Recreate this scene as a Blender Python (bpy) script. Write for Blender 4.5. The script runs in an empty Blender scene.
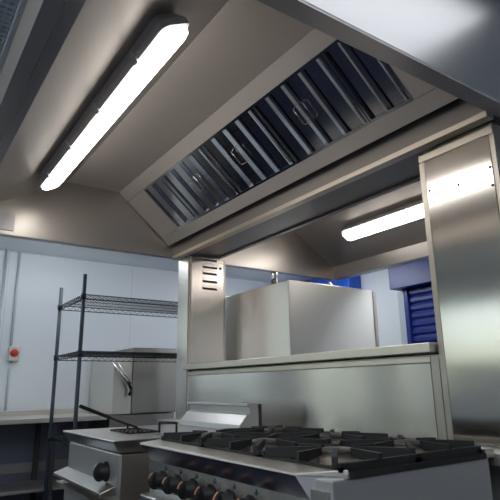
import bpy, math, random
from mathutils import Vector, Matrix
random.seed(4)
scene = bpy.context.scene
COL = scene.collection

# ------------------------------------------------------------------ materials
def new_mat(name):
    m = bpy.data.materials.new(name); m.use_nodes = True
    nt = m.node_tree
    return m, nt, nt.nodes['Principled BSDF']

def plain(name, col, rough=.5, metal=0., spec=.5, bump=0., bscale=40):
    m, nt, b = new_mat(name)
    b.inputs['Base Color'].default_value = (*col, 1)
    b.inputs['Roughness'].default_value = rough
    b.inputs['Metallic'].default_value = metal
    b.inputs['Specular IOR Level'].default_value = spec
    if bump:
        n = nt.nodes.new('ShaderNodeTexNoise'); n.inputs['Scale'].default_value = bscale
        n.inputs['Detail'].default_value = 4
        bp = nt.nodes.new('ShaderNodeBump'); bp.inputs['Strength'].default_value = bump
        bp.inputs['Distance'].default_value = .002
        nt.links.new(n.outputs['Fac'], bp.inputs['Height']); nt.links.new(bp.outputs[0], b.inputs['Normal'])
    return m

def steel(name, tangent=None, col=(.60, .57, .54), rough=.3, aniso=.7, grain=(3, 3, 60), wob=.05, metal=1.):
    """brushed stainless steel; tangent = direction the reflections are smeared along"""
    m, nt, b = new_mat(name)
    b.inputs['Base Color'].default_value = (*col, 1)
    b.inputs['Metallic'].default_value = metal
    tc = nt.nodes.new('ShaderNodeTexCoord')
    mp = nt.nodes.new('ShaderNodeMapping'); mp.inputs['Scale'].default_value = grain
    nt.links.new(tc.outputs['Object'], mp.inputs[0])
    n = nt.nodes.new('ShaderNodeTexNoise'); n.inputs['Scale'].default_value = 1.5; n.inputs['Detail'].default_value = 5
    nt.links.new(mp.outputs[0], n.inputs['Vector'])
    mr = nt.nodes.new('ShaderNodeMapRange')
    mr.inputs['To Min'].default_value = rough - wob; mr.inputs['To Max'].default_value = rough + wob
    nt.links.new(n.outputs['Fac'], mr.inputs['Value']); nt.links.new(mr.outputs[0], b.inputs['Roughness'])
    if tangent:
        b.inputs['Anisotropic'].default_value = aniso
        c = nt.nodes.new('ShaderNodeCombineXYZ')
        for i in range(3): c.inputs[i].default_value = tangent[i] + (.031, .043, .057)[i]
        nt.links.new(c.outputs[0], b.inputs['Tangent'])
    return m

def emit(name, col, strength):
    m, nt, b = new_mat(name)
    b.inputs['Base Color'].default_value = (.9, .9, .9, 1)
    b.inputs['Emission Color'].default_value = (*col, 1)
    b.inputs['Emission Strength'].default_value = strength
    return m

M = {}
M['hood'] = steel('hood steel', (0, 1, 0), (.585, .54, .50), .46, .4, (40, 2, 40), .03, .72)
M['hood_in'] = steel('hood lining steel', (0, 1, 0), (.74, .67, .61), .42, .3, (40, 2, 40), .03, .38)  # same hood steel, paler to put lamp light into roof and rails
M['vent'] = steel('vent panel steel', (1, 0, 0), (.78, .72, .66), .26, .6, (40, 40, 3), .03, .92)
M['hood_end'] = steel('hood end steel', (1, 0, 0), (.56, .52, .48), .36, .3, (2, 40, 40), .03, .95)
M['hood_out'] = steel('hood outer steel', (1, 0, 0), (.62, .62, .63), .32, .3, (2, 40, 40), .02)
M['rim'] = steel('rim steel', None, (.50, .485, .50), .38, 0, (3, 3, 60), .03, .55)
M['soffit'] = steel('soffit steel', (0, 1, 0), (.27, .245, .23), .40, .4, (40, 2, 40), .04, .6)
M['trim'] = steel('trim steel', None, (.62, .56, .48), .33)
M['filter'] = steel('filter steel', None, (.68, .68, .69), .15, 0, (30, 3, 30), .05)
M['wire'] = steel('bright wire', None, (.8, .8, .8), .2)
M['panel'] = steel('column panel steel', (0, 1, 0), (.62, .59, .55), .16, .8, (3, 3, 60), .006)
M['splash'] = steel('splash steel', (0, 0, 1), (.62, .60, .57), .25, .85, (3, 60, 3), .02)
M['spine'] = steel('spine frame steel', (0, 0, 1), (.47, .435, .39), .3, .5, (60, 60, 3), .03, .9)
M['ledge'] = steel('ledge steel', (0, 1, 0), (.52, .48, .43), .3, .5, (60, 3, 60), .03, .9)
M['oven'] = steel('cabinet steel', (0, 0, 1), (.68, .66, .62), .3, .8, (60, 60, 3), .03, .85)
M['range'] = steel('range steel', None, (.55, .54, .52), .28, 0, (60, 3, 60), .02)
M['nosetop'] = steel('worn nose top steel', None, (.56, .53, .49), .3, 0, (60, 3, 60), .03, .7)  # paler, duller copy of the nose steel so the top face looks lit
M['nose'] = steel('polished nose steel', None, (.50, .49, .49), .21, 0, (60, 3, 60), .02)
M['range_side'] = steel('range side steel', (0, 0, 1), (.50, .49, .48), .36, .5, (60, 3, 3), .04, .7)
M['fryer'] = steel('fryer steel', (0, 1, 0), (.55, .52, .49), .3, .5, (60, 3, 60))
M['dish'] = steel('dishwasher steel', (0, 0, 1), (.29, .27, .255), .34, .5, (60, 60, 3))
M['table'] = steel('worktop steel', (1, 0, 0), (.74, .70, .64), .34, .5, (3, 60, 60), .03, .75)
M['iron'] = plain('cast iron', (.016, .016, .017), .55, 0, .35, .5, 120)
M['enamel'] = plain('dark enamel tray', (.05, .047, .045), .4)
M['alu'] = plain('burner aluminium', (.34, .29, .24), .5, .6, .5, .3, 200)
M['black'] = plain('black plastic', (.008, .008, .009), .5, 0, .3)
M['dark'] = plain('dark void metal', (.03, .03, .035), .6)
M['orange'] = plain('copper marker', (.55, .22, .12), .4)
M['post'] = plain('blue grey epoxy post', (.055, .075, .095), .4, .3)
M['epoxy'] = plain('dark green grey epoxy wire', (.016, .022, .026), .4, .2)
M['white'] = plain('white plastic', (.72, .74, .74), .4)
M['red'] = plain('red switch', (.65, .05, .03), .4)
M['yellow'] = plain('pale switch body', (.62, .60, .55), .45)
M['conduit'] = plain('white conduit', (.52, .58, .62), .4)
M['blue'] = plain('blue shutter paint', (.010, .026, .20), .35)
M['bluebright'] = plain('bright blue shutter paint', (.01, .09, .55), .3)
M['box_blue'] = plain('pale blue plastic', (.18, .26, .33), .45)
M['frame'] = plain('dark window frame', (.05, .055, .06), .4)
M['door'] = plain('pale trim paint', (.66, .69, .72), .45)
M['lamp'] = emit('lamp diffuser', (1., .955, .90), 5.8)
M['lampbody'] = plain('lamp grey body', (.72, .72, .72), .45)
M['led'] = emit('led panel', (.90, .95, 1.), 6.)  # glow of the added, unseen ceiling lights
M['led_soft'] = emit('soft led panel', (.93, .96, 1.), .85)
M['led_wall'] = emit('wall side led panel', (.90, .95, 1.), 4.)
M['grille'] = plain('pale blue grille', (.62, .72, .82), .4)
M['trunk'] = plain('grey trunking', (.22, .21, .20), .5)
M['dado'] = plain('dark slate dado', (.13, .14, .19), .4)  # shade below the worktop put into a dark wall colour

def wall_mat(name, col, axis, pitch, off=0.):
    """smooth hygienic cladding with a fine joint every <pitch> metres"""
    m, nt, b = new_mat(name)
    tc = nt.nodes.new('ShaderNodeTexCoord'); sp = nt.nodes.new('ShaderNodeSeparateXYZ')
    nt.links.new(tc.outputs['Object'], sp.inputs[0])
    ad = nt.nodes.new('ShaderNodeMath'); ad.operation = 'ADD'; ad.inputs[1].default_value = off + 100 * pitch
    nt.links.new(sp.outputs[axis], ad.inputs[0])
    md = nt.nodes.new('ShaderNodeMath'); md.operation = 'MODULO'; md.inputs[1].default_value = pitch
    nt.links.new(ad.outputs[0], md.inputs[0])
    lt = nt.nodes.new('ShaderNodeMath'); lt.operation = 'LESS_THAN'; lt.inputs[1].default_value = .006
    nt.links.new(md.outputs[0], lt.inputs[0])
    mx = nt.nodes.new('ShaderNodeMix'); mx.data_type = 'RGBA'
    mx.inputs['A'].default_value = (*col, 1); mx.inputs['B'].default_value = (*[c * .8 for c in col], 1)
    nt.links.new(lt.outputs[0], mx.inputs['Factor']); nt.links.new(mx.outputs['Result'], b.inputs['Base Color'])
    b.inputs['Roughness'].default_value = .35
    n = nt.nodes.new('ShaderNodeTexNoise'); n.inputs['Scale'].default_value = 3
    bp = nt.nodes.new('ShaderNodeBump'); bp.inputs['Strength'].default_value = .05
    nt.links.new(n.outputs['Fac'], bp.inputs['Height']); nt.links.new(bp.outputs[0], b.inputs['Normal'])
    return m
M['wall'] = wall_mat('white wall cladding', (.74, .78, .81), 'X', 1.22, -2.05)
M['wall_y'] = wall_mat('white wall cladding side', (.76, .79, .81), 'Y', 1.22, .3)
M['ceil'] = wall_mat('white ceiling panel', (.82, .86, .90), 'X', 1.2, 0)
def floor_mat():
    m, nt, b = new_mat('dark blue grey safety floor')
    n = nt.nodes.new('ShaderNodeTexNoise'); n.inputs['Scale'].default_value = 90
    r = nt.nodes.new('ShaderNodeValToRGB')
    r.color_ramp.elements[0].color = (.010, .013, .032, 1); r.color_ramp.elements[1].color = (.026, .030, .055, 1)
    nt.links.new(n.outputs['Fac'], r.inputs[0]); nt.links.new(r.outputs[0], b.inputs['Base Color'])
    b.inputs['Roughness'].default_value = .8; b.inputs['Specular IOR Level'].default_value = .2
    return m
M['floor'] = floor_mat()
def glass_mat():
    m, nt, b = new_mat('window glass')
    b.inputs['Base Color'].default_value = (.95, 1, .98, 1)
    b.inputs['Roughness'].default_value = 0
    b.inputs['IOR'].default_value = 1.02
    b.inputs['Transmission Weight'].default_value = 1
    return m
M['glass'] = glass_mat()

# ------------------------------------------------------------------ mesh builder
class MB:
    def __init__(self): self.v = []; self.f = []; self.sm = []
    def quadbox(self, corners, smooth=False):       # 8 corners: bottom 4 ccw, top 4 ccw
        n = len(self.v); self.v += [tuple(c) for c in corners]
        for q in ((3, 2, 1, 0), (4, 5, 6, 7), (0, 1, 5, 4), (1, 2, 6, 5), (2, 3, 7, 6), (3, 0, 4, 7)):
            self.f.append(tuple(n + i for i in q)); self.sm.append(smooth)
        return self
    def box(self, a, b):
        x0, x1 = sorted((a[0], b[0])); y0, y1 = sorted((a[1], b[1])); z0, z1 = sorted((a[2], b[2]))
        return self.quadbox([(x0, y0, z0), (x1, y0, z0), (x1, y1, z0), (x0, y1, z0),
                             (x0, y0, z1), (x1, y0, z1), (x1, y1, z1), (x0, y1, z1)])
    def fbox(self, fr, a, b):                        # box in a frame fr(s, y, n) -> xyz
        s0, s1 = sorted((a[0], b[0])); y0, y1 = sorted((a[1], b[1])); n0, n1 = sorted((a[2], b[2]))
        return self.quadbox([fr(*p) for p in [(s0, y0, n0), (s1, y0, n0), (s1, y1, n0), (s0, y1, n0),
                             (s0, y0, n1), (s1, y0, n1), (s1, y1, n1), (s0, y1, n1)]])
    def prism(self, poly, a, b, axis='y', a2=None):
        """poly in the two other coordinates, extruded a..b; poly2 optional end outline"""
        n = len(self.v); k = len(poly); p2 = a2 or poly
        def mk(p, t):
            return {'y': (p[0], t, p[1]), 'x': (t, p[0], p[1]), 'z': (p[0], p[1], t)}[axis]
        self.v += [mk(p, a) for p in poly] + [mk(p, b) for p in p2]
        self.f.append(tuple(n + i for i in range(k))); self.f.append(tuple(n + k + i for i in reversed(range(k))))
        self.sm += [False, False]
        for i in range(k):
            j = (i + 1) % k
            self.f.append((n + j, n + i, n + k + i, n + k + j)); self.sm.append(False)
        return self
    def tube(self, p, q, r, n=8, r2=None):
        p = Vector(p); q = Vector(q); d = (q - p).normalized()
        u = d.orthogonal().normalized(); w = d.cross(u); r2 = r if r2 is None else r2
        b = len(self.v)
        for c, rr in ((p, r), (q, r2)):
            for i in range(n):
                t = 2 * math.pi * i / n
                self.v.append(tuple(c + (u * math.cos(t) + w * math.sin(t)) * rr))
        for i in range(n):
            j = (i + 1) % n
            self.f.append((b + i, b + j, b + n + j, b + n + i)); self.sm.append(n > 4)
        self.f.append(tuple(b + i for i in reversed(range(n)))); self.f.append(tuple(b + n + i for i in range(n)))
        self.sm += [False, False]
        return self
    def path(self, pts, r, n=8):
        for a, b in zip(pts, pts[1:]): self.tube(a, b, r, n)
        for c in pts[1:-1]: self.ball(c, r, n)
        return self
    def ball(self, c, r, n=8):
        m = max(3, n // 2)
        prof = [(r * math.sin(math.pi * i / m), -r * math.cos(math.pi * i / m)) for i in range(m + 1)]
        prof[0] = (r * .01, -r); prof[-1] = (r * .01, r)
        return self.lathe(c, prof, (0, 0, 1), n)
    def lathe(self, c, prof, axis=(0, 0, 1), n=20):
        c = Vector(c); d = Vector(axis).normalized(); u = d.orthogonal().normalized(); w = d.cross(u)
        b = len(self.v); k = len(prof)
        for r, h in prof:
            for i in range(n):
                t = 2 * math.pi * i / n
                self.v.append(tuple(c + d * h + (u * math.cos(t) + w * math.sin(t)) * r))
        for s in range(k - 1):
            for i in range(n):
                j = (i + 1) % n
                self.f.append((b + s * n + i, b + s * n + j, b + (s + 1) * n + j, b + (s + 1) * n + i)); self.sm.append(True)
        self.f.append(tuple(b + i for i in reversed(range(n)))); self.f.append(tuple(b + (k - 1) * n + i for i in range(n)))
        self.sm += [False, False]
        return self
    def build(self, name, mat, parent=None, bevel=0., seg=2, origin=None):
        me = bpy.data.meshes.new(name)
        base = Vector((0, 0, 0))
        if parent: base = parent_world(parent)
        elif origin: base = Vector(origin)
        me.from_pydata([tuple(Vector(v) - base) for v in self.v], [], self.f)
        import bmesh
        bm = bmesh.new(); bm.from_mesh(me)
        bmesh.ops.recalc_face_normals(bm, faces=bm.faces)
        bm.to_mesh(me); bm.free()
        for p, s in zip(me.polygons, self.sm): p.use_smooth = s
        me.materials.append(mat)
        o = bpy.data.objects.new(name, me); COL.objects.link(o)
        if parent: o.parent = parent
        else: o.location = base
        if bevel:
            md = o.modifiers.new('bevel', 'BEVEL'); md.width = bevel; md.segments = seg
            md.limit_method = 'ANGLE'; md.angle_limit = math.radians(40)
        return o

def parent_world(o):
    b = Vector((0, 0, 0))
    while o: b = b + o.location; o = o.parent
    return b
def tag(o, label, cat, group=None):
    o['label'] = label; o['category'] = cat
    if group: o['group'] = group
    return o
def thing(name, label, cat, loc, group=None):
    o = bpy.data.objects.new(name, None); COL.objects.link(o); o.location = loc
    o.empty_display_size = .1
    return tag(o, label, cat, group)
def struct(o, label=None):
    o['kind'] = 'structure'
    if label: o['label'] = label
    return o
def copy_tree(o, parent=None):
    c = o.copy(); COL.objects.link(c)
    c.parent = parent
    for ch in list(o.children): copy_tree(ch, c)
    return c

H = 1.12          # camera height
Z = 1.95          # underside of the hood

# ------------------------------------------------------------------ room
X0, X1, Y0, Y1, ZC = -2.7, 4.4, -2.6, 5.2, 2.40
struct(MB().box((X0 - .1, Y0 - .1, -.1), (X1 + .1, Y1 + .1, 0)).build('floor', M['floor']))
struct(MB().box((X0 - .1, Y0 - .1, ZC), (X1 + .1, Y1 + .1, ZC + .1)).build('ceiling', M['ceil']))
def wall_with_hole(name, along, pos, thick, a0, a1, holes, mat):
    mb = MB(); cur = a0
    def bx(u0, u1, z0, z1):
        if u1 - u0 < 1e-4 or z1 - z0 < 1e-4: return
        if along == 'x': mb.box((u0, pos, z0), (u1, pos + thick, z1))
        else: mb.box((pos, u0, z0), (pos + thick, u1, z1))
    for h0, h1, z0, z1 in holes:
        bx(cur, h0, 0, ZC); bx(h0, h1, 0, z0); bx(h0, h1, z1, ZC); cur = h1
    bx(cur, a1, 0, ZC)
    return struct(mb.build(name, mat))
WA = (-2.66, -1.35, .95, 2.10)
WB = (-.75, .36, 1.35, 2.10)
WL = (2.5, 4.15, 1.30, 2.10)
WM = (4.34, 4.98, .95, 2.10)
wall_with_hole('wall_back', 'x', Y1, .1, X0, X1, [WA, WB], M['wall'])
wall_with_hole('wall_left', 'y', X0 - .1, .1, Y0, Y1, [WL, WM], M['wall_y'])
wall_with_hole('wall_right', 'y', X1, .1, Y0, Y1, [], M['wall_y'])
wall_with_hole('wall_front', 'x', Y0 - .1, .1, X0, X1, [], M['wall'])
def window(name, along, pos, thick, h, n):
    mb = MB(); g = MB(); t = .05
    def bx(m, u0, u1, z0, z1, p0, p1):
        if along == 'x': m.box((u0, p0, z0), (u1, p1, z1))
        else: m.box((p0, u0, z0), (p1, u1, z1))
    p0, p1 = pos - .01, pos + thick + .01
    bx(mb, h[0], h[1], h[2], h[2] + t, p0, p1); bx(mb, h[0], h[1], h[3] - t, h[3], p0, p1)
    for i in range(n + 1):
        u = h[0] + (h[1] - h[0] - t) * i / n
        bx(mb, u, u + t, h[2] + t, h[3] - t, p0, p1)
    o = struct(mb.build(name, M['frame']))
    pm = pos + thick / 2
    bx(g, h[0] + t, h[1] - t, h[2] + t, h[3] - t, pm - .004, pm + .004)
    gl = g.build('pane', M['glass'], o)
    return o
window('window_1', 'x', Y1, .1, WB, 2)
window('window_3', 'x', Y1, .1, WA, 2)
window('window_2', 'y', X0 - .1, .1, WL, 3)
window('window_4', 'y', X0 - .1, .1, WM, 1)
struct(MB().box((X0, Y1 - .008, .10), (1.75, Y1, .86)).build('trim_2', M['dado']))  # dark sheet standing for the shade on the wall under the worktop
# ceiling coving against the back wall
struct(MB().box((X0, Y1 - .012, ZC - .012), (X1, Y1, ZC)).build('trim_1', M['conduit']))

# ------------------------------------------------------------------ extraction hood
HY0, HY1, IY0, IY1 = .735, 3.05, .785, 3.0
hood = thing('extraction_hood', 'large stainless steel island extraction hood over the cooking line', 'extraction hood', (1.57, 1.9, Z))
XB = 2.96
# front canopy: outer lip, sloping lamp panel
fp = [(.18, Z), (.257, Z), (.257, 2.043), (.755, 2.319), (.755, 2.36), (.70, 2.36), (.18, 2.10)]
MB().prism(fp, IY0, IY1).build('front_canopy', M['hood'], hood)
bp_ = [(XB, Z), (XB - .08, Z), (XB - .08, 2.043), (2.435, 2.319), (2.435, 2.36), (2.49, 2.36), (XB, 2.10)]
MB().prism(bp_[::-1], IY0, IY1).build('rear_canopy', M['hood'], hood)
MB().box((.755, IY0, 2.317), (1.07, IY1, 2.36)).build('front_roof', M['hood_in'], hood)
MB().box((2.12, IY0, 2.317), (2.435, IY1, 2.36)).build('rear_roof', M['hood_in'], hood)
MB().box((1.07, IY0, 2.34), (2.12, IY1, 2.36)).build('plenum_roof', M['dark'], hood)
outline = [(.18, Z), (XB, Z), (XB, 2.10), (2.49, 2.36), (.70, 2.36), (.18, 2.10)]
MB().prism(outline, HY0, IY0).build('near_end_panel', M['hood_out'], hood, .003)
MB().prism(outline, IY1, HY1).build('far_end_panel', M['hood_end'], hood)
# the folded rim below the panels
mb = MB()
mb.box((.18, HY0, Z - .006), (.2235, HY1, Z)); mb.box((.227, HY0 + .05, Z - .006), (.257, HY1 - .05, Z))
mb.box((XB - .08, HY0, Z - .006), (XB, HY1, Z))
mb.box((.2235, HY0, Z - .006), (XB - .08, IY0, Z)); mb.box((.2235, IY1, Z - .006), (XB - .08, HY1, Z))
mb.build('rim', M['rim'], hood)
MB().box((.2225, IY0, Z - .010), (.2265, IY1, Z - .001)).build('rim_seam', M['trim'], hood)

MB().box((.405, IY1 - .006, 1.968), (.485, IY1, 2.062)).build('access_plate', M['rim'], hood, .002)
# sloping filter housings: frame (s along the slope downwards, y, n = into the plenum)
def slope(p, q):
    p = Vector((p[0], 0, p[1])); q = Vector((q[0], 0, q[1])); d = (q - p).normalized()
    nn = Vector((-d.z, 0, d.x))
    if nn.z < 0: nn = -nn
    L = (q - p).length
    return (lambda s, y, n: tuple(p + d * s + nn * n + Vector((0, y, 0)))), L
ffr, FL = slope((1.07, 2.315), (1.42, 2.015))
rfr, RL = slope((2.12, 2.315), (1.77, 2.015))
S0, S1 = .076, .395
FY0, FY1 = .985, 2.75
for fr, nm in ((ffr, 'front'), (rfr, 'rear')):
    MB().fbox(fr, (0, IY0, 0), (S0, IY1 - .006, .02)).build('filter_head_rail', M['hood_in'], hood)
    MB().fbox(fr, (S1, IY0, 0), (FL, IY1 - .006, .02)).build('filter_foot_rail', M['hood_in'], hood)
    MB().fbox(fr, (S0 + .003, FY1, 0), (S1 - .003, IY1 - .008, .02)).build('blanking_panel', M['hood_in'], hood)
    MB().fbox(fr, (S0 + .002, IY0 + .002, 0), (S1 - .002, FY0, .02)).build('blanking_panel', M['hood_in'], hood)
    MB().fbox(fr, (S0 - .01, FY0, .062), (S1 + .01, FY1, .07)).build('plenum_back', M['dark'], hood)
# centre gutter and soffit
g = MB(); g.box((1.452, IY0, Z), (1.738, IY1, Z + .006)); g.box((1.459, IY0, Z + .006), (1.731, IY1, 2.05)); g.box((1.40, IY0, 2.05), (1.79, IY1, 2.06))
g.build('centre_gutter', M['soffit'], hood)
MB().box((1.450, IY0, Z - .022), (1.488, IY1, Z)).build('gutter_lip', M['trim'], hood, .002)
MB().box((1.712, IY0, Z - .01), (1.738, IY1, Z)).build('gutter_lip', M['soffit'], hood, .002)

# baffle filters, each lifts out of its housing
def baffle(fr, y0, y1, label, handles, side):
    cy = (y0 + y1) / 2
    t = thing('baffle_filter', label, 'grease filter', fr((S0 + S1) / 2, cy, .02), 'baffle filters in the hood')
    f = MB(); g = .002
    y0 += g; y1 -= g
    f.fbox(fr, (S0 + .001, y0, .0), (S0 + .012, y1, .045)); f.fbox(fr, (S1 - .012, y0, .0), (S1 - .001, y1, .045))
    f.fbox(fr, (S0 + .012, y0, .0), (S1 - .012, y0 + .008, .045)); f.fbox(fr, (S0 + .012, y1 - .008, .0), (S1 - .012, y1, .045))
    f.build('frame', M['filter'], t)
    n = max(1, round((y1 - y0) / .105)); p = (y1 - y0 - .016) / n
    a, b_ = MB(), MB()
    sa, sb = S0 + .012, S1 - .012
    for i in range(n):
        c = y0 + .008 + p * (i + .5)
        # front channel: hat section, open to the back
        w, d, th = p * .27, .022, .0015
        prof = [(-w - .014, d), (-w, 0), (w, 0), (w + .014, d)]
        for (ya, na), (yb, nb) in zip(prof, prof[1:]):
            a.quadbox([fr(sa, c + ya, na + .004), fr(sb, c + ya, na + .004), fr(sb, c + yb, nb + .004), fr(sa, c + yb, nb + .004),
                       fr(sa, c + ya, na + .004 + th), fr(sb, c + ya, na + .004 + th), fr(sb, c + yb, nb + .004 + th), fr(sa, c + yb, nb + .004 + th)])
        for k in ([i - .5] if i == 0 else []) + [i + .5]:
            cc = y0 + .008 + p * (k + .5)
            lo, hi = max(y0 + .008, cc - w - .012), min(y1 - .008, cc + w + .012)
            if hi - lo > .01: b_.fbox(fr, (sa, lo, .034), (sb, hi, .036))
    a.build('front_baffle', M['filter'], t); b_.build('rear_baffle', M['filter'], t)
    for hy in handles:
        sc_ = (S0 + S1) / 2 - .01
        pts = [fr(sc_ - .045, hy - .012, .003), fr(sc_ - .036, hy - .03, -.012), fr(sc_ + .036, hy - .03, -.012), fr(sc_ + .045, hy - .012, .003)]
        MB().path(pts, .0016, 6).build('handle', M['wire'], t)
        pts = [fr(sc_ - .045, hy + .012, .003), fr(sc_ - .036, hy + .03, -.012), fr(sc_ + .036, hy + .03, -.012), fr(sc_ + .045, hy + .012, .003)]
        MB().path(pts, .0016, 6).build('handle', M['wire'], t)
    return t
fl = ['nearest baffle filter of the front row, beside the near hood panel', 'second baffle filter from the near end, with a wire handle',
      'middle baffle filter of the front row, with a wire handle', 'fourth baffle filter from the near end of the front row',
      'farthest narrow baffle filter, beside the blank panel at the far hood end']
spans = [(FY0, 1.18, []), (1.18, 1.62, [1.40]), (1.62, 2.06, [1.86]), (2.06, 2.50, [2.28]), (2.50, FY1, [])]
for (a, b, hs), l in zip(spans, fl): baffle(ffr, a, b, l, hs, 1)

# strip lamps under the sloping canopy panels
def strip_lamp(fr, s, y0, y1, label, ws=1.):
    """fr: n negative = down into the room"""
    t = thing('strip_light', label, 'lamp', fr(s, (y0 + y1) / 2, -.03))
    def rr(w, y0, y1, c):
        P = []
        for cx, cy, a0 in ((w - c, y1 - c, 0), (-w + c, y1 - c, 90), (-w + c, y0 + c, 180), (w - c, y0 + c, 270)):
            for k in range(5):
                a = math.radians(a0 + 22.5 * k); P.append((cx + c * math.cos(a), cy + c * math.sin(a)))
        return P
    def slab(layers):
        mb = MB(); n0 = 0; rings = []
        for w, e, c, nn in layers:
            pts = rr(w * ws, y0 + e, y1 - e, c * ws); b0 = len(mb.v)
            mb.v += [fr(s + x, y, nn) for x, y in pts]; rings.append((b0, len(pts)))
        for (a, k), (b, _) in zip(rings, rings[1:]):
            for i in range(k):
                j = (i + 1) % k; mb.f.append((a + i, a + j, b + j, b + i)); mb.sm.append(False)
        a, k = rings[0]; mb.f.append(tuple(a + i for i in range(k))); mb.sm.append(False)
        a, k = rings[-1]; mb.f.append(tuple(a + i for i in reversed(range(k)))); mb.sm.append(False)
        return mb
    slab([(.055, .03, .03, -.001), (.074, -.004, .035, -.035), (.074, -.004, .035, -.056), (.066, .002, .035, -.058)]).build('lamp_body', M['lampbody'], t)
    slab([(.0655, .004, .035, -.0585), (.063, .006, .038, -.075), (.052, .02, .04, -.084), (.025, .045, .022, -.087)]).build('diffuser', M['lamp'], t)
    for c_ in range(4):
        yy = y0 + .2 + (y1 - y0 - .4) * c_ / 3
        for sg in (-1, 1):
            MB().fbox(fr, (s + sg * .0745 * ws, yy - .012, -.065), (s + sg * (.0745 * ws + .006), yy + .012, -.02)).build('clip', M['lampbody'], t)
    return t
lfr, LL = slope((.257, 2.043), (.755, 2.319))
lfr2, LL2 = slope((2.88, 2.043), (2.435, 2.319))
strip_lamp(lfr, .339, 1.20, 2.70, 'long lit strip light under the front canopy, left of the filters', .70)
strip_lamp(lfr2, .30, 1.03, 2.56, 'long lit strip light under the rear canopy, seen past the column', .68)

# ------------------------------------------------------------------ service spine
spine = thing('service_spine', 'stainless steel service spine with two columns behind the cooking line', 'service spine', (1.6, 1.9, 0))
def framed_column(name, y0, y1, z0, z1):
    c = MB().box((1.505, y0, z0), (1.765, y1, z1)).build(name, M['spine'], spine)
    return c
zt = Z - .0225
nc = framed_column('near_column', .80, 1.085, .938, zt)
MB().box((1.497, .818, .942), (1.505, 1.062, zt - .038)).build('panel', M['panel'], nc)
MB().box((1.496, .80, zt - .036), (1.505, 1.085, zt)).build('head_rail', M['trim'], nc, .001)
MB().box((1.497, 1.064, .942), (1.505, 1.085, zt - .038)).build('side_rail', M['spine'], nc)
MB().box((1.499, .80, .942), (1.505, .814, zt - .038)).build('side_rail', M['spine'], nc)
for (yy, zz) in ((1.053, 1.776), (.824, 1.781), (.824, 1.72), (.94, 1.76)):
    MB().lathe((1.497, yy, zz), [(.005, 0), (.004, .002), (.001, .003)], (-1, 0, 0), 10).build('rivet', M['dark'], nc)
fc = framed_column('far_column', 2.85, 3.0, .938, zt)
MB().box((1.497, 2.862, .942), (1.505, 2.995, zt - .004)).build('panel', M['splash'], fc)
MB().box((1.512, 2.842, 1.26), (1.745, 2.85, zt - .004)).build('vent_panel', M['vent'], fc)
for k, zz in enumerate((1.915, 1.866, 1.825, 1.773, 1.727)):
    v = MB()
    # pressed louvre: raised hood above a dark slot
    v.prism([(1.590, zz + .016), (1.600, zz + .02), (1.688, zz + .02), (1.698, zz + .016), (1.698, zz + .004), (1.590, zz + .004)], 2.842, 2.836, 'y')
    lv = v.build('louvre', M['vent'], fc, .002)
    MB().box((1.592, 2.8405, zz - .008), (1.696, 2.8425, zz + .004)).build('slot', M['dark'], lv)
MB().lathe((1.722, 2.842, 1.867), [(.008, 0), (.008, .004), (.002, .005)], (0, -1, 0), 12).build('rivet', M['dark'], fc)
for yy, zz in ((2.97, 1.763), (2.885, 1.772)):
    MB().lathe((1.497, yy, zz), [(.005, 0), (.004, .002), (.001, .003)], (-1, 0, 0), 10).build('rivet', M['wire'], fc)
# splash wall and ledge between the columns
MB().box((1.52, 1.087, .938), (1.745, 2.848, 1.215)).build('core', M['spine'], spine)
MB().box((1.500, 1.125, .942), (1.52, 2.846, 1.186)).build('splash_panel', M['splash'], spine)
MB().box((1.498, 1.089, .942), (1.52, 1.121, 1.209)).build('splash_frame', M['spine'], spine, .001)
MB().box((1.496, 1.121, 1.189), (1.52, 2.848, 1.209)).build('splash_frame', M['ledge'], spine, .001)
MB().box((1.462, 1.092, 1.219), (1.775, 2.848, 1.252)).build('ledge', M['ledge'], spine, .003)
MB().box((1.385, .79, .905), (1.80, 3.02, .937)).build('base_top', M['ledge'], spine, .002)
MB().box((1.50, .80, 0), (1.765, 3.0, .905)).build('base', M['range_side'], spine)

# ------------------------------------------------------------------ gas range
rng = thing('gas_range', 'stainless six burner gas range with black knobs and iron grates', 'cooker', (1.06, 1.32, 0))
MB().box((.795, .866, .12), (1.36, 1.775, .926)).build('body', M['range_side'], rng, .003)
MB().box((.788, .872, .80), (.795, 1.77, .905)).build('control_panel', M['splash'], rng)
# nose rail with mitred ends
def mitre(mb, prof, ya, yb, ka, kb):
    n = len(mb.v); k = len(prof)
    for (x, z, t) in prof: mb.v.append((x, ya + t * ka, z))
    for (x, z, t) in prof: mb.v.append((x, yb - t * kb, z))
    mb.f.append(tuple(n + i for i in range(k))); mb.f.append(tuple(n + k + i for i in reversed(range(k)))); mb.sm += [False] * 2
    for i in range(k):
        j = (i + 1) % k; mb.f.append((n + j, n + i, n + k + i, n + k + j)); mb.sm.append(False)
    return mb
def rail(prof):          # profile points with their own near and far end: (x, z, y near, y far)
    mb = MB(); k = len(prof)
    mb.v = [(x, a, z) for x, z, a, b in prof] + [(x, b, z) for x, z, a, b in prof]
    mb.f = [tuple(range(k)), tuple(k + i_ for i_ in reversed(range(k)))] + [((i_ + 1) % k, i_, k + i_, k + (i_ + 1) % k) for i_ in range(k)]
    mb.sm = [False] * len(mb.f)
    return mb
rail([(.835, .930, .872, 1.80), (.768, .930, .953, 1.805), (.787, .883, .928, 1.752), (.835, .883, .872, 1.752)]).build('nose_rail', M['nose'], rng)
rail([(.844, .9445, .866, 1.80), (.7665, .9365, .950, 1.807), (.7655, .9305, .950, 1.807), (.844, .9305, .866, 1.80)]).build('nose_top', M['nosetop'], rng, .0015)
mb = MB()
mb.box((.835, .862, .926), (.845, 1.78, .937)); mb.box((1.347, .862, .926), (1.383, 1.78, .950))
mb.box((.845, 1.76, .926), (1.347, 1.78, .937))
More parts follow.
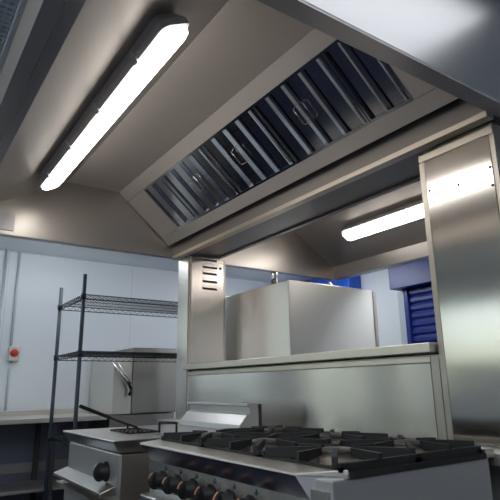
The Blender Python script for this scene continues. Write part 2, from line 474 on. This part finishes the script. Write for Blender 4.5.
mb.build('hob_frame', M['range'], rng, .002)
MB().box((.845, .862, .926), (1.347, .882, .939)).build('side_strip', M['iron'], rng)
MB().box((.845, .882, .926), (1.347, 1.76, .932)).build('spill_tray', M['enamel'], rng)
MB().box((.745, .90, .16), (.795, 1.74, .785)).build('oven_door', M['range'], rng, .004)
hd = MB(); hd.tube((.70, .98, .70), (.70, 1.66, .70), .012, 12); hd.tube((.70, 1.0, .70), (.745, 1.0, .70), .008); hd.tube((.70, 1.64, .70), (.745, 1.64, .70), .008)
hd.build('oven_handle', M['wire'], rng)
for x in (.84, 1.31):
    for y in (.91, 1.73): MB().lathe((x, y, 0), [(.03, 0), (.03, .01), (.02, .02), (.02, .12)], n=14).build('leg', M['range'], rng)
BX, BY = (.957, 1.217), (1.02, 1.32, 1.62)
for x in BX:
    for y in BY:
        b = MB().lathe((x, y, .932), [(.056, 0), (.055, .006), (.046, .010), (.042, .024), (.046, .026)], n=22).build('burner', M['alu'], rng)
        MB().lathe((x, y, .958), [(.044, 0), (.046, .004), (.040, .010), (.012, .013)], n=22).build('burner_cap', M['enamel'], b)
        MB().lathe((x - .055, y + .01, .932), [(.006, 0), (.006, .028), (.003, .032)], n=8).build('pilot', M['alu'], b)
        # pan support: outer ring and fingers
        g = MB(); hx, hy, zt0, zb0 = .128, .146, .973, .951
        for sx in (-1, 1): g.box((x + sx * hx, y - hy, zb0 - .012), (x + sx * (hx - .012), y + hy, zb0 - .002))
        for sy in (-1, 1): g.box((x - hx, y + sy * hy, zb0 - .012), (x + hx, y + sy * (hy - .012), zb0 + .006))
        for k in range(8):
            a = math.radians(45 * k)
            d = Vector((math.cos(a), math.sin(a), 0)); w = Vector((-d.y, d.x, 0))
            R_ = min(hx / max(abs(d.x), 1e-6), hy / max(abs(d.y), 1e-6)) - .002; r_ = .038 if k % 2 else .052
            c = Vector((x, y, 0))
            q = []
            for rr_, hw, z0, z1 in ((R_, .0065, zb0 - .012, zt0 - .004), (r_, .0040, zt0 - .016, zt0)):
                q.append([c + d * rr_ + w * hw + Vector((0, 0, z0)), c + d * rr_ - w * hw + Vector((0, 0, z0)),
                          c + d * rr_ - w * hw + Vector((0, 0, z1)), c + d * rr_ + w * hw + Vector((0, 0, z1))])
            o_, i_ = q
            g.quadbox([o_[0], o_[1], i_[1], i_[0], o_[3], o_[2], i_[2], i_[3]])
        g.build('pan_support', M['iron'], rng)
for i, y in enumerate((1.66, 1.558, 1.456, 1.354, 1.255, 1.155)):
    k = MB(); k.lathe((.788, y, .832), [(.029, 0), (.029, .005), (.023, .009), (.021, .028), (.010, .030)], (-1, 0, 0), 22)
    e_ = MB().lathe((0, 0, 0), [(math.sin(math.pi * q / 10) + .01, -math.cos(math.pi * q / 10)) for q in range(11)], (1, 0, 0), 16)
    n0 = len(k.v); k.v += [(.762 + v[0] * .024, y + v[1] * .008, .832 + v[2] * .026) for v in e_.v]
    k.f += [tuple(n0 + i_ for i_ in f_) for f_ in e_.f]; k.sm += e_.sm
    ko = k.build('knob', M['black'], rng)
    MB().path([(.762 - math.cos(a_) * .0245, y - .001, .832 + math.sin(a_) * .0265) for a_ in (.25, .55, .85, 1.15)], .0022, 6).build('pointer', M['orange'], ko)
    mk = MB(); mk.box((.7872, y - .026, .862), (.788, y - .023, .877)); mk.box((.7872, y - .032, .866), (.788, y - .030, .872)); mk.box((.7872, y - .019, .864), (.788, y - .016, .868))
    mk.build('dial_mark', M['black'], rng)

# ------------------------------------------------------------------ fryer
fry = thing('fryer', 'stainless flat topped fryer with one black knob, left of the range', 'fryer', (1.06, 2.26, 0))
FY = (1.925, 2.585)
MB().box((.752, FY[0] + .012, .10), (1.37, FY[1], .885)).build('body', M['fryer'], fry, .003)
mitre(MB(), [(1.375, .936, 0), (.718, .936, 0), (.718, .928, 0), (.752, .888, 1), (1.375, .888, 1)], FY[0], FY[1] + .01, .03, .0).build('top', M['fryer'], fry, .003)
MB().box((.748, FY[0] + .03, .776), (.752, FY[1] - .01, .880)).build('control_panel', M['range_side'], fry)
MB().prism([(.752, .778), (.690, .757), (.690, .745), (.752, .745)], FY[0] + .04, FY[1] + .01).build('drip_ledge', M['fryer'], fry, .002)
MB().box((.70, FY[0] + .05, .715), (.752, FY[1], .722)).build('door_rail', M['trim'], fry)
MB().box((.735, FY[0] + .05, .16), (.752, FY[1] - .02, .71)).build('door', M['range_side'], fry, .003)
k = MB(); k.lathe((.748, 2.07, .815), [(.036, 0), (.036, .006), (.030, .010), (.028, .034), (.014, .037)], (-1, 0, 0), 22)
n0 = len(k.v); k.v += [(.722 + v[0] * .026, 2.07 + v[1] * .011, .815 + v[2] * .034) for v in e_.v]
k.f += [tuple(n0 + i_ for i_ in f_) for f_ in e_.f]; k.sm += e_.sm
ko = k.build('knob', M['black'], fry)
MB().path([(.722 - math.cos(a_) * .0265, 2.07, .815 + math.sin(a_) * .0345) for a_ in (.3, .7, 1.1)], .0018, 6).build('pointer', M['white'], ko)
fl_ = MB().prism([(1.262, .9365), (1.266, .962), (1.302, 1.002), (1.318, 1.006), (1.318, 1.036), (1.304, 1.040), (1.304, 1.049), (1.362, 1.049), (1.370, .9365)], FY[0] + .005, 2.48).build('flue_riser', M['range_side'], fry, .003)
MB().box((1.3025, FY[0] + .004, 1.0385), (1.3055, 2.481, 1.0425)).build('flue_fold', M['wire'], fl_)
MB().box((1.364, FY[0] + .003, .937), (1.378, FY[0] + .012, 1.045)).build('flue_back', M['dark'], fl_)  # dark coloured strip stands for the shadowed slit behind the riser
lid = MB(); lid.path([(.99, 2.13, .938), (.99, 2.13, .978), (1.03, 2.05, .978), (1.03, 2.05, .938)], .005, 8)
lid.build('lid_handle', M['black'], fry)
for x in (.80, 1.34):
    for y in (1.98, 2.53): MB().lathe((x, y, 0), [(.03, 0), (.03, .01), (.02, .02), (.02, .10)], n=14).build('leg', M['fryer'], fry)
# vertical gas riser in the gap
gp = MB(); gp.tube((.93, 1.855, 0), (.93, 1.855, .90), .016, 12)
tag(gp.build('gas_pipe', M['fryer'], origin=(.93, 1.855, 0)), 'upright steel pipe in the gap between fryer and range', 'pipe')

# fryer basket with handle
bk = thing('fryer_basket', 'wire fryer basket with a long black handle on the fryer', 'fryer basket', (.95, 2.25, .937))
b = MB()
P = [(.86, 2.13), (.99, 2.13), (.99, 2.36), (.86, 2.36)]
for z in (.943, ):
    for i in range(4): b.tube((*P[i], z), (*P[(i + 1) % 4], z), .0025, 6)
for i in range(7):
    x = .86 + .13 * i / 6; b.tube((x, 2.13, .9395), (x, 2.36, .9395), .0012, 5)
for i in range(6):
    y = 2.13 + .23 * i / 5; b.tube((.86, y, .9405), (.99, y, .9405), .0012, 5)
b.build('basket_rim', M['black'], bk)
h_ = MB(); h_.path([(.93, 2.33, .945), (.925, 2.325, .962), (.80, 2.215, 1.003)], .004, 6); h_.path([(.90, 2.14, .945), (.895, 2.14, .962), (.80, 2.205, 1.003)], .004, 6)
h_.build('handle_wire', M['black'], bk)
MB().tube((.80, 2.21, 1.003), (.652, 2.135, 1.055), .0075, 10).build('handle_grip', M['black'], bk)

# ------------------------------------------------------------------ wire shelving rack
rack = thing('wire_shelving', 'free standing dark wire shelving rack in front of the white wall', 'shelving', (1.65, 3.9, 0))
RX, RY = (1.073, 2.20), (3.6, 4.2)
for x in RX:
    for y in RY:
        p = MB(); p.tube((x, y, .03), (x, y, 1.90), .0135, 12)
        po = p.build('post', M['post'], rack)
        MB().lathe((x, y, 0), [(.022, 0), (.022, .01), (.012, .03)], n=12).build('foot', M['black'], po)
for z in (1.757, 1.368, .785, .18):
    s = MB(); r = .003
    for dz in (0, -.032):
        for y in RY: s.tube((RX[0], y, z + dz), (RX[1], y, z + dz), .0035, 6)
        for x in RX: s.tube((x, RY[0], z + dz), (x, RY[1], z + dz), .0035, 6)
    for y in RY:
        n = 22
        for i in range(n):
            a = RX[0] + (RX[1] - RX[0]) * i / n; c = RX[0] + (RX[1] - RX[0]) * (i + 1) / n; m_ = (a + c) / 2
            s.tube((a, y, z), (m_, y, z - .032), .0022, 4); s.tube((m_, y, z - .032), (c, y, z), .0022, 4)
    for x in RX:
        n = 11
        for i in range(n):
            a = RY[0] + .6 * i / n; c = RY[0] + .6 * (i + 1) / n; m_ = (a + c) / 2
            s.tube((x, a, z), (x, m_, z - .032), .0022, 4); s.tube((x, m_, z - .032), (x, c, z), .0022, 4)
    n = 46
    for i in range(1, n):
        x = RX[0] + (RX[1] - RX[0]) * i / n; s.tube((x, RY[0], z + .003), (x, RY[1], z + .003), .0027, 5)
    for f_ in (.25, .5, .75):
        y = RY[0] + .6 * f_; s.tube((RX[0], y, z - .003), (RX[1], y, z - .003), .003, 4)
    so = s.build('shelf', M['epoxy'], rack)
    for x in RX:
        for y in RY: MB().lathe((x, y, z - .035), [(.017, 0), (.019, .04)], n=12).build('collar', M['epoxy'], so)
sb = thing('storage_box', 'pale blue plastic box on the low shelf of the wire rack', 'box', (1.35, 3.85, .185))
MB().prism([(1.19, .1865), (1.51, .1865), (1.53, .50), (1.17, .50)], 3.68, 4.02).build('tub', M['box_blue'], sb, .006)
MB().box((1.16, 3.67, .50), (1.54, 4.03, .52)).build('lid', M['box_blue'], sb, .004)

# ------------------------------------------------------------------ wall worktop and dishwasher
wt = thing('worktop', 'long stainless steel worktop with upstand along the white back wall', 'worktop', (.3, 4.86, 0))
WX = (-1.6, 1.62)
MB().box((WX[0], 4.535, .862), (WX[1], 5.18, .90)).build('top', M['table'], wt, .004)
MB().box((WX[0], 5.155, .90), (WX[1], 5.185, .945)).build('upstand', M['table'], wt, .003)
MB().box((WX[0] + .05, 4.62, .34), (WX[1] - .05, 5.12, .36)).build('undershelf', M['range_side'], wt, .002)
for x in (WX[0] + .06, -.2, 1.20):
    for y in (4.60, 5.12):
        MB().box((x - .02, y - .02, 0), (x + .02, y + .02, .862)).build('leg', M['dark'], wt)
tr = MB().box((X0, 5.165, .42), (1.75, 5.2, .50)).build('wall_trunking', M['trunk'], origin=(0, 5.18, .42))
tag(tr, 'grey trunking along the wall beneath the steel worktop', 'trunking')

dw = thing('dishwasher', 'tall stainless hood dishwasher with a lift arm behind the wire rack', 'dishwasher', (1.95, 4.85, 0))
DX = (1.63, 2.25)
MB().box((DX[0] + .01, 4.53, .10), (DX[1], 5.12, .90)).build('cabinet', M['dish'], dw, .004)
MB().box((DX[0] + .195, 4.50, .905), (DX[1], 5.13, 1.475)).build('hood', M['dish'], dw, .006)
MB().box((DX[0] + .02, 4.52, .905), (DX[0] + .195, 5.13, 1.44)).build('side_panel', M['oven'], dw, .004)
ar = MB(); ar.path([(1.63, 4.51, 1.345), (1.775, 4.47, 1.155)], .008, 8); ar.path([(1.68, 4.51, 1.345), (1.80, 4.47, 1.155)], .006, 8)
ao = ar.build('lift_arm', M['wire'], dw)
MB().path([(1.765, 4.47, 1.175), (1.80, 4.465, 1.11), (1.78, 4.465, 1.06)], .013, 8).build('arm_grip', M['black'], ao)
for x in (1.68, 2.2):
    for y in (4.58, 5.07): MB().lathe((x, y, 0), [(.025, 0), (.02, .02), (.02, .1)], n=12).build('leg', M['dish'], dw)

# ------------------------------------------------------------------ tall cabinet behind the spine
ov = thing('steel_cabinet', 'tall square stainless steel cabinet standing behind the ledge', 'cabinet', (2.15, 2.6, 0))
MB().box((1.812, 2.253, .12), (2.494, 2.98, 1.702)).build('body', M['oven'], ov, .004)
MB().box((2.494, 2.249, .12), (2.522, 2.98, 1.695)).build('edge_strip', M['spine'], ov, .003)
for x in (1.87, 2.44):
    for y in (2.31, 2.92): MB().lathe((x, y, 0), [(.03, 0), (.022, .02), (.022, .12)], n=12).build('leg', M['oven'], ov)
MB().lathe((1.85, 2.43, 1.702), [(.022, 0), (.022, .075), (.020, .08)], n=18).build('pipe_stub', M['wire'], ov)
MB().lathe((2.21, 2.345, 1.702), [(.03, 0), (.03, .02), (.018, .03), (.012, .04)], n=18).build('pipe_stub', M['wire'], ov)

# ------------------------------------------------------------------ roller shutters on the right wall
def shutter(y0, y1, z0, zb, mats, label, sl=True):
    t = thing('roller_shutter', label, 'roller shutter', (X1 - .1, (y0 + y1) / 2, z0))
    MB().box((X1 - .20, y0, zb), (X1 - .002, y1, zb + .265)).build('shutter_box', mats, t, .004)
    c = MB(); n = int((zb - z0) / .075)
    for i in range(n):
        z = z0 + (zb - z0) * i / n; hgt = (zb - z0) / n
        c.prism([(X1 - .06, z), (X1 - .075, z + hgt * .3), (X1 - .075, z + hgt * .7), (X1 - .06, z + hgt * .97), (X1 - .045, z + hgt * .97), (X1 - .045, z)], y0 + .14, y1 - .135)
    c.build('slat_curtain', M['blue'], t)
    for y in (y0 + .085, y1 - .135): MB().box((X1 - .10, y, z0), (X1 - .002, y + .05, zb)).build('guide_rail', mats, t, .003)
    return t
shutter(2.2, 3.555, .95, 2.066, M['blue'], 'dark blue roller shutter beside the near steel column, on the right wall')
shutter(4.13, 5.15, .95, 2.105, M['bluebright'], 'bright blue roller shutter in the far corner, above the tall cabinet')
tag(MB().box((X1 - .05, 3.49, 0), (X1 - .001, 3.535, 2.06)).box((X1 - .03, 3.55, 0), (X1 - .001, 3.60, 2.06)).build('upright_trunking', M['conduit'], origin=(X1 - .015, 3.545, 0)),
    'white upright trunking on the right wall beside the blue shutter', 'trunking')

# ------------------------------------------------------------------ small wall fittings
iso = thing('isolator_switch', 'pale wall isolator switch with a red rotary knob', 'switch', (.945, Y1 - .03, 1.44))
MB().box((.90, Y1 - .055, 1.375), (.99, Y1 - .001, 1.505)).build('switch_body', M['yellow'], iso, .006)
MB().lathe((.945, Y1 - .055, 1.445), [(.036, 0), (.034, .012), (.012, .014)], (0, -1, 0), 18).build('dial', M['red'], iso)
MB().box((.925, Y1 - .082, 1.438), (.965, Y1 - .067, 1.452)).build('grip', M['red'], iso)
tag(MB().tube((.915, Y1 - .014, 1.505), (.915, Y1 - .014, ZC), .012, 10).build('conduit', M['conduit'], origin=(.915, Y1 - .014, 1.505)),
    'pale conduit pipe rising from the red isolator switch to the ceiling', 'conduit')
tag(MB().tube((.925, Y1 - .012, .945), (.925, Y1 - .012, 1.375), .010, 10).build('conduit', M['conduit'], origin=(.925, Y1 - .012, .945)),
    'pale conduit pipe running from the red isolator switch down to the worktop', 'conduit')
tag(MB().tube((.80, Y1 - .014, .945), (.80, Y1 - .014, ZC), .014, 10).build('conduit', M['conduit'], origin=(.80, Y1 - .014, .945)),
    'leftmost pale conduit pipe running full height up the white back wall', 'conduit')
tag(MB().box((2.78, Y1 - .06, 1.90), (3.05, Y1 - .001, 2.05)).build('wall_box', M['white'], origin=(2.9, Y1 - .03, 1.9)),
    'white box on the back wall seen between far column and tall cabinet', 'wall box')

# ------------------------------------------------------------------ ceiling fittings
gr = thing('ceiling_grille', 'pale blue perforated grille at the ceiling, top left corner', 'air grille', (.0, .9, ZC))
mb = MB(); gx, gy = (-.30, .222), (.6, 2.6)
mb.box((gx[0], gy[0], ZC - .02), (gx[0] + .04, gy[1], ZC)); mb.box((gx[1] - .012, gy[0], ZC - .02), (gx[1], gy[1], ZC))
mb.box((gx[0], gy[0], ZC - .02), (gx[1], gy[0] + .04, ZC)); mb.box((gx[0], gy[1] - .04, ZC - .02), (gx[1], gy[1], ZC))
mb.build('grille_frame', M['grille'], gr, .004)
mb = MB()
for i in range(22):
    x = gx[0] + .05 + (gx[1] - gx[0] - .07) * i / 21
    mb.box((x - .0025, gy[0] + .04, ZC - .016), (x + .0025, gy[1] - .04, ZC - .008))
n = 70
for i in range(n):
    y = gy[0] + .05 + (gy[1] - gy[0] - .1) * i / (n - 1)
    mb.box((gx[0] + .04, y - .006, ZC - .012), (gx[1] - .012, y + .006, ZC - .006))
mb.build('grille_mesh', M['grille'], gr)
def fill_led(x, y, lx, ly, label, mat='led', dz=.12):  # ceiling lights out of view, added to brighten the room and its steel
    t = thing('ceiling_light', label, 'ceiling light', (x, y, ZC), 'ceiling light panels')
    f = MB(); e = .02
    f.box((x - lx, y - ly, ZC - .015), (x + lx, y - ly + e, ZC - .001)); f.box((x - lx, y + ly - e, ZC - .015), (x + lx, y + ly, ZC - .001))
    f.box((x - lx, y - ly + e, ZC - .015), (x - lx + e, y + ly - e, ZC - .001)); f.box((x + lx - e, y - ly + e, ZC - .015), (x + lx, y + ly - e, ZC - .001))
    f.build('frame', M['white'], t)
    MB().box((x - lx + e, y - ly + e, ZC - dz), (x + lx - e, y + ly - e, ZC - .002)).build('diffuser', M[mat], t)
fill_led(1.12, .40, .5, .25, 'white ceiling light panel in front of the near hood end', 'led_soft', .012)  # placed out of view so the near hood end reflects a pale glare
fill_led(-1.5, .4, .4, .5, 'white ceiling light panel left of the viewpoint')
fill_led(-.9, -.9, .6, .3, 'white ceiling light panel behind the viewpoint')
fill_led(1.1, 4.1, .6, .10, 'white ceiling light panel between the far hood end and back wall', 'led_wall', .15)  # hidden by the hood rim, added to brighten the back wall and ceiling
fill_led(3.75, 1.6, .3, .6, 'white ceiling light panel beyond the hood near the right wall')
fill_led(3.4, 4.0, .3, .3, 'white ceiling light panel in the far right corner')

# ------------------------------------------------------------------ daylight
w = bpy.data.worlds.new('daylight'); scene.world = w; w.use_nodes = True
nt = w.node_tree; bg = nt.nodes['Background']
tc = nt.nodes.new('ShaderNodeTexCoord'); sp = nt.nodes.new('ShaderNodeSeparateXYZ')
nt.links.new(tc.outputs['Generated'], sp.inputs[0])
mr = nt.nodes.new('ShaderNodeMapRange'); mr.inputs['From Min'].default_value = -.5; mr.inputs['From Max'].default_value = .5
nt.links.new(sp.outputs['Z'], mr.inputs['Value'])
rp = nt.nodes.new('ShaderNodeValToRGB'); nt.links.new(mr.outputs[0], rp.inputs[0])
e = rp.color_ramp.elements
e[0].position = 0; e[0].color = (.30, .30, .28, 1)
e[1].position = 1; e[1].color = (.45, .66, 1.0, 1)
for p_, c_ in ((.44, (.33, .36, .28, 1)), (.52, (.47, .47, .33, 1)), (.58, (.74, .82, .82, 1)), (.70, (.80, .92, 1.0, 1))):
    x = rp.color_ramp.elements.new(p_); x.color = c_
nt.links.new(rp.outputs[0], bg.inputs['Color']); bg.inputs['Strength'].default_value = 1.6
def portal(loc, rot, sx, sy):
    L = bpy.data.lights.new('daylight_portal', 'AREA'); L.shape = 'RECTANGLE'; L.size = sx; L.size_y = sy
    L.cycles.is_portal = True
    o = bpy.data.objects.new('daylight_portal', L); COL.objects.link(o); o.location = loc; o.rotation_euler = rot
for W_ in (WA, WB): portal(((W_[0] + W_[1]) / 2, Y1 + .12, (W_[2] + W_[3]) / 2), (math.radians(-90), 0, 0), W_[1] - W_[0], W_[3] - W_[2])
for W_ in (WL, WM): portal((X0 - .12, (W_[0] + W_[1]) / 2, (W_[2] + W_[3]) / 2), (0, math.radians(-90), 0), W_[3] - W_[2], W_[1] - W_[0])

# ------------------------------------------------------------------ camera
yaw, pit, rol, FPX = 0.603858323, 0.256812519, -0.0152446332, 519.695
f = Vector((math.sin(yaw) * math.cos(pit), math.cos(yaw) * math.cos(pit), math.sin(pit)))
r = Vector((math.cos(yaw), -math.sin(yaw), 0)); u = r.cross(f)
c, s = math.cos(rol), math.sin(rol)
r2, u2 = r * c + u * s, u * c - r * s
cam = bpy.data.cameras.new('camera'); cam.sensor_width = 36; cam.sensor_height = 36; cam.lens = FPX / 500 * 36
cam.clip_start = .02
co = bpy.data.objects.new('camera', cam); COL.objects.link(co)
co.matrix_world = Matrix(((r2.x, u2.x, -f.x, 0), (r2.y, u2.y, -f.y, 0), (r2.z, u2.z, -f.z, H), (0, 0, 0, 1)))
scene.camera = co
vs = scene.view_settings
vs.view_transform = 'Standard'; vs.look = 'None'; vs.exposure = .7; vs.gamma = 1; vs.use_curve_mapping = False
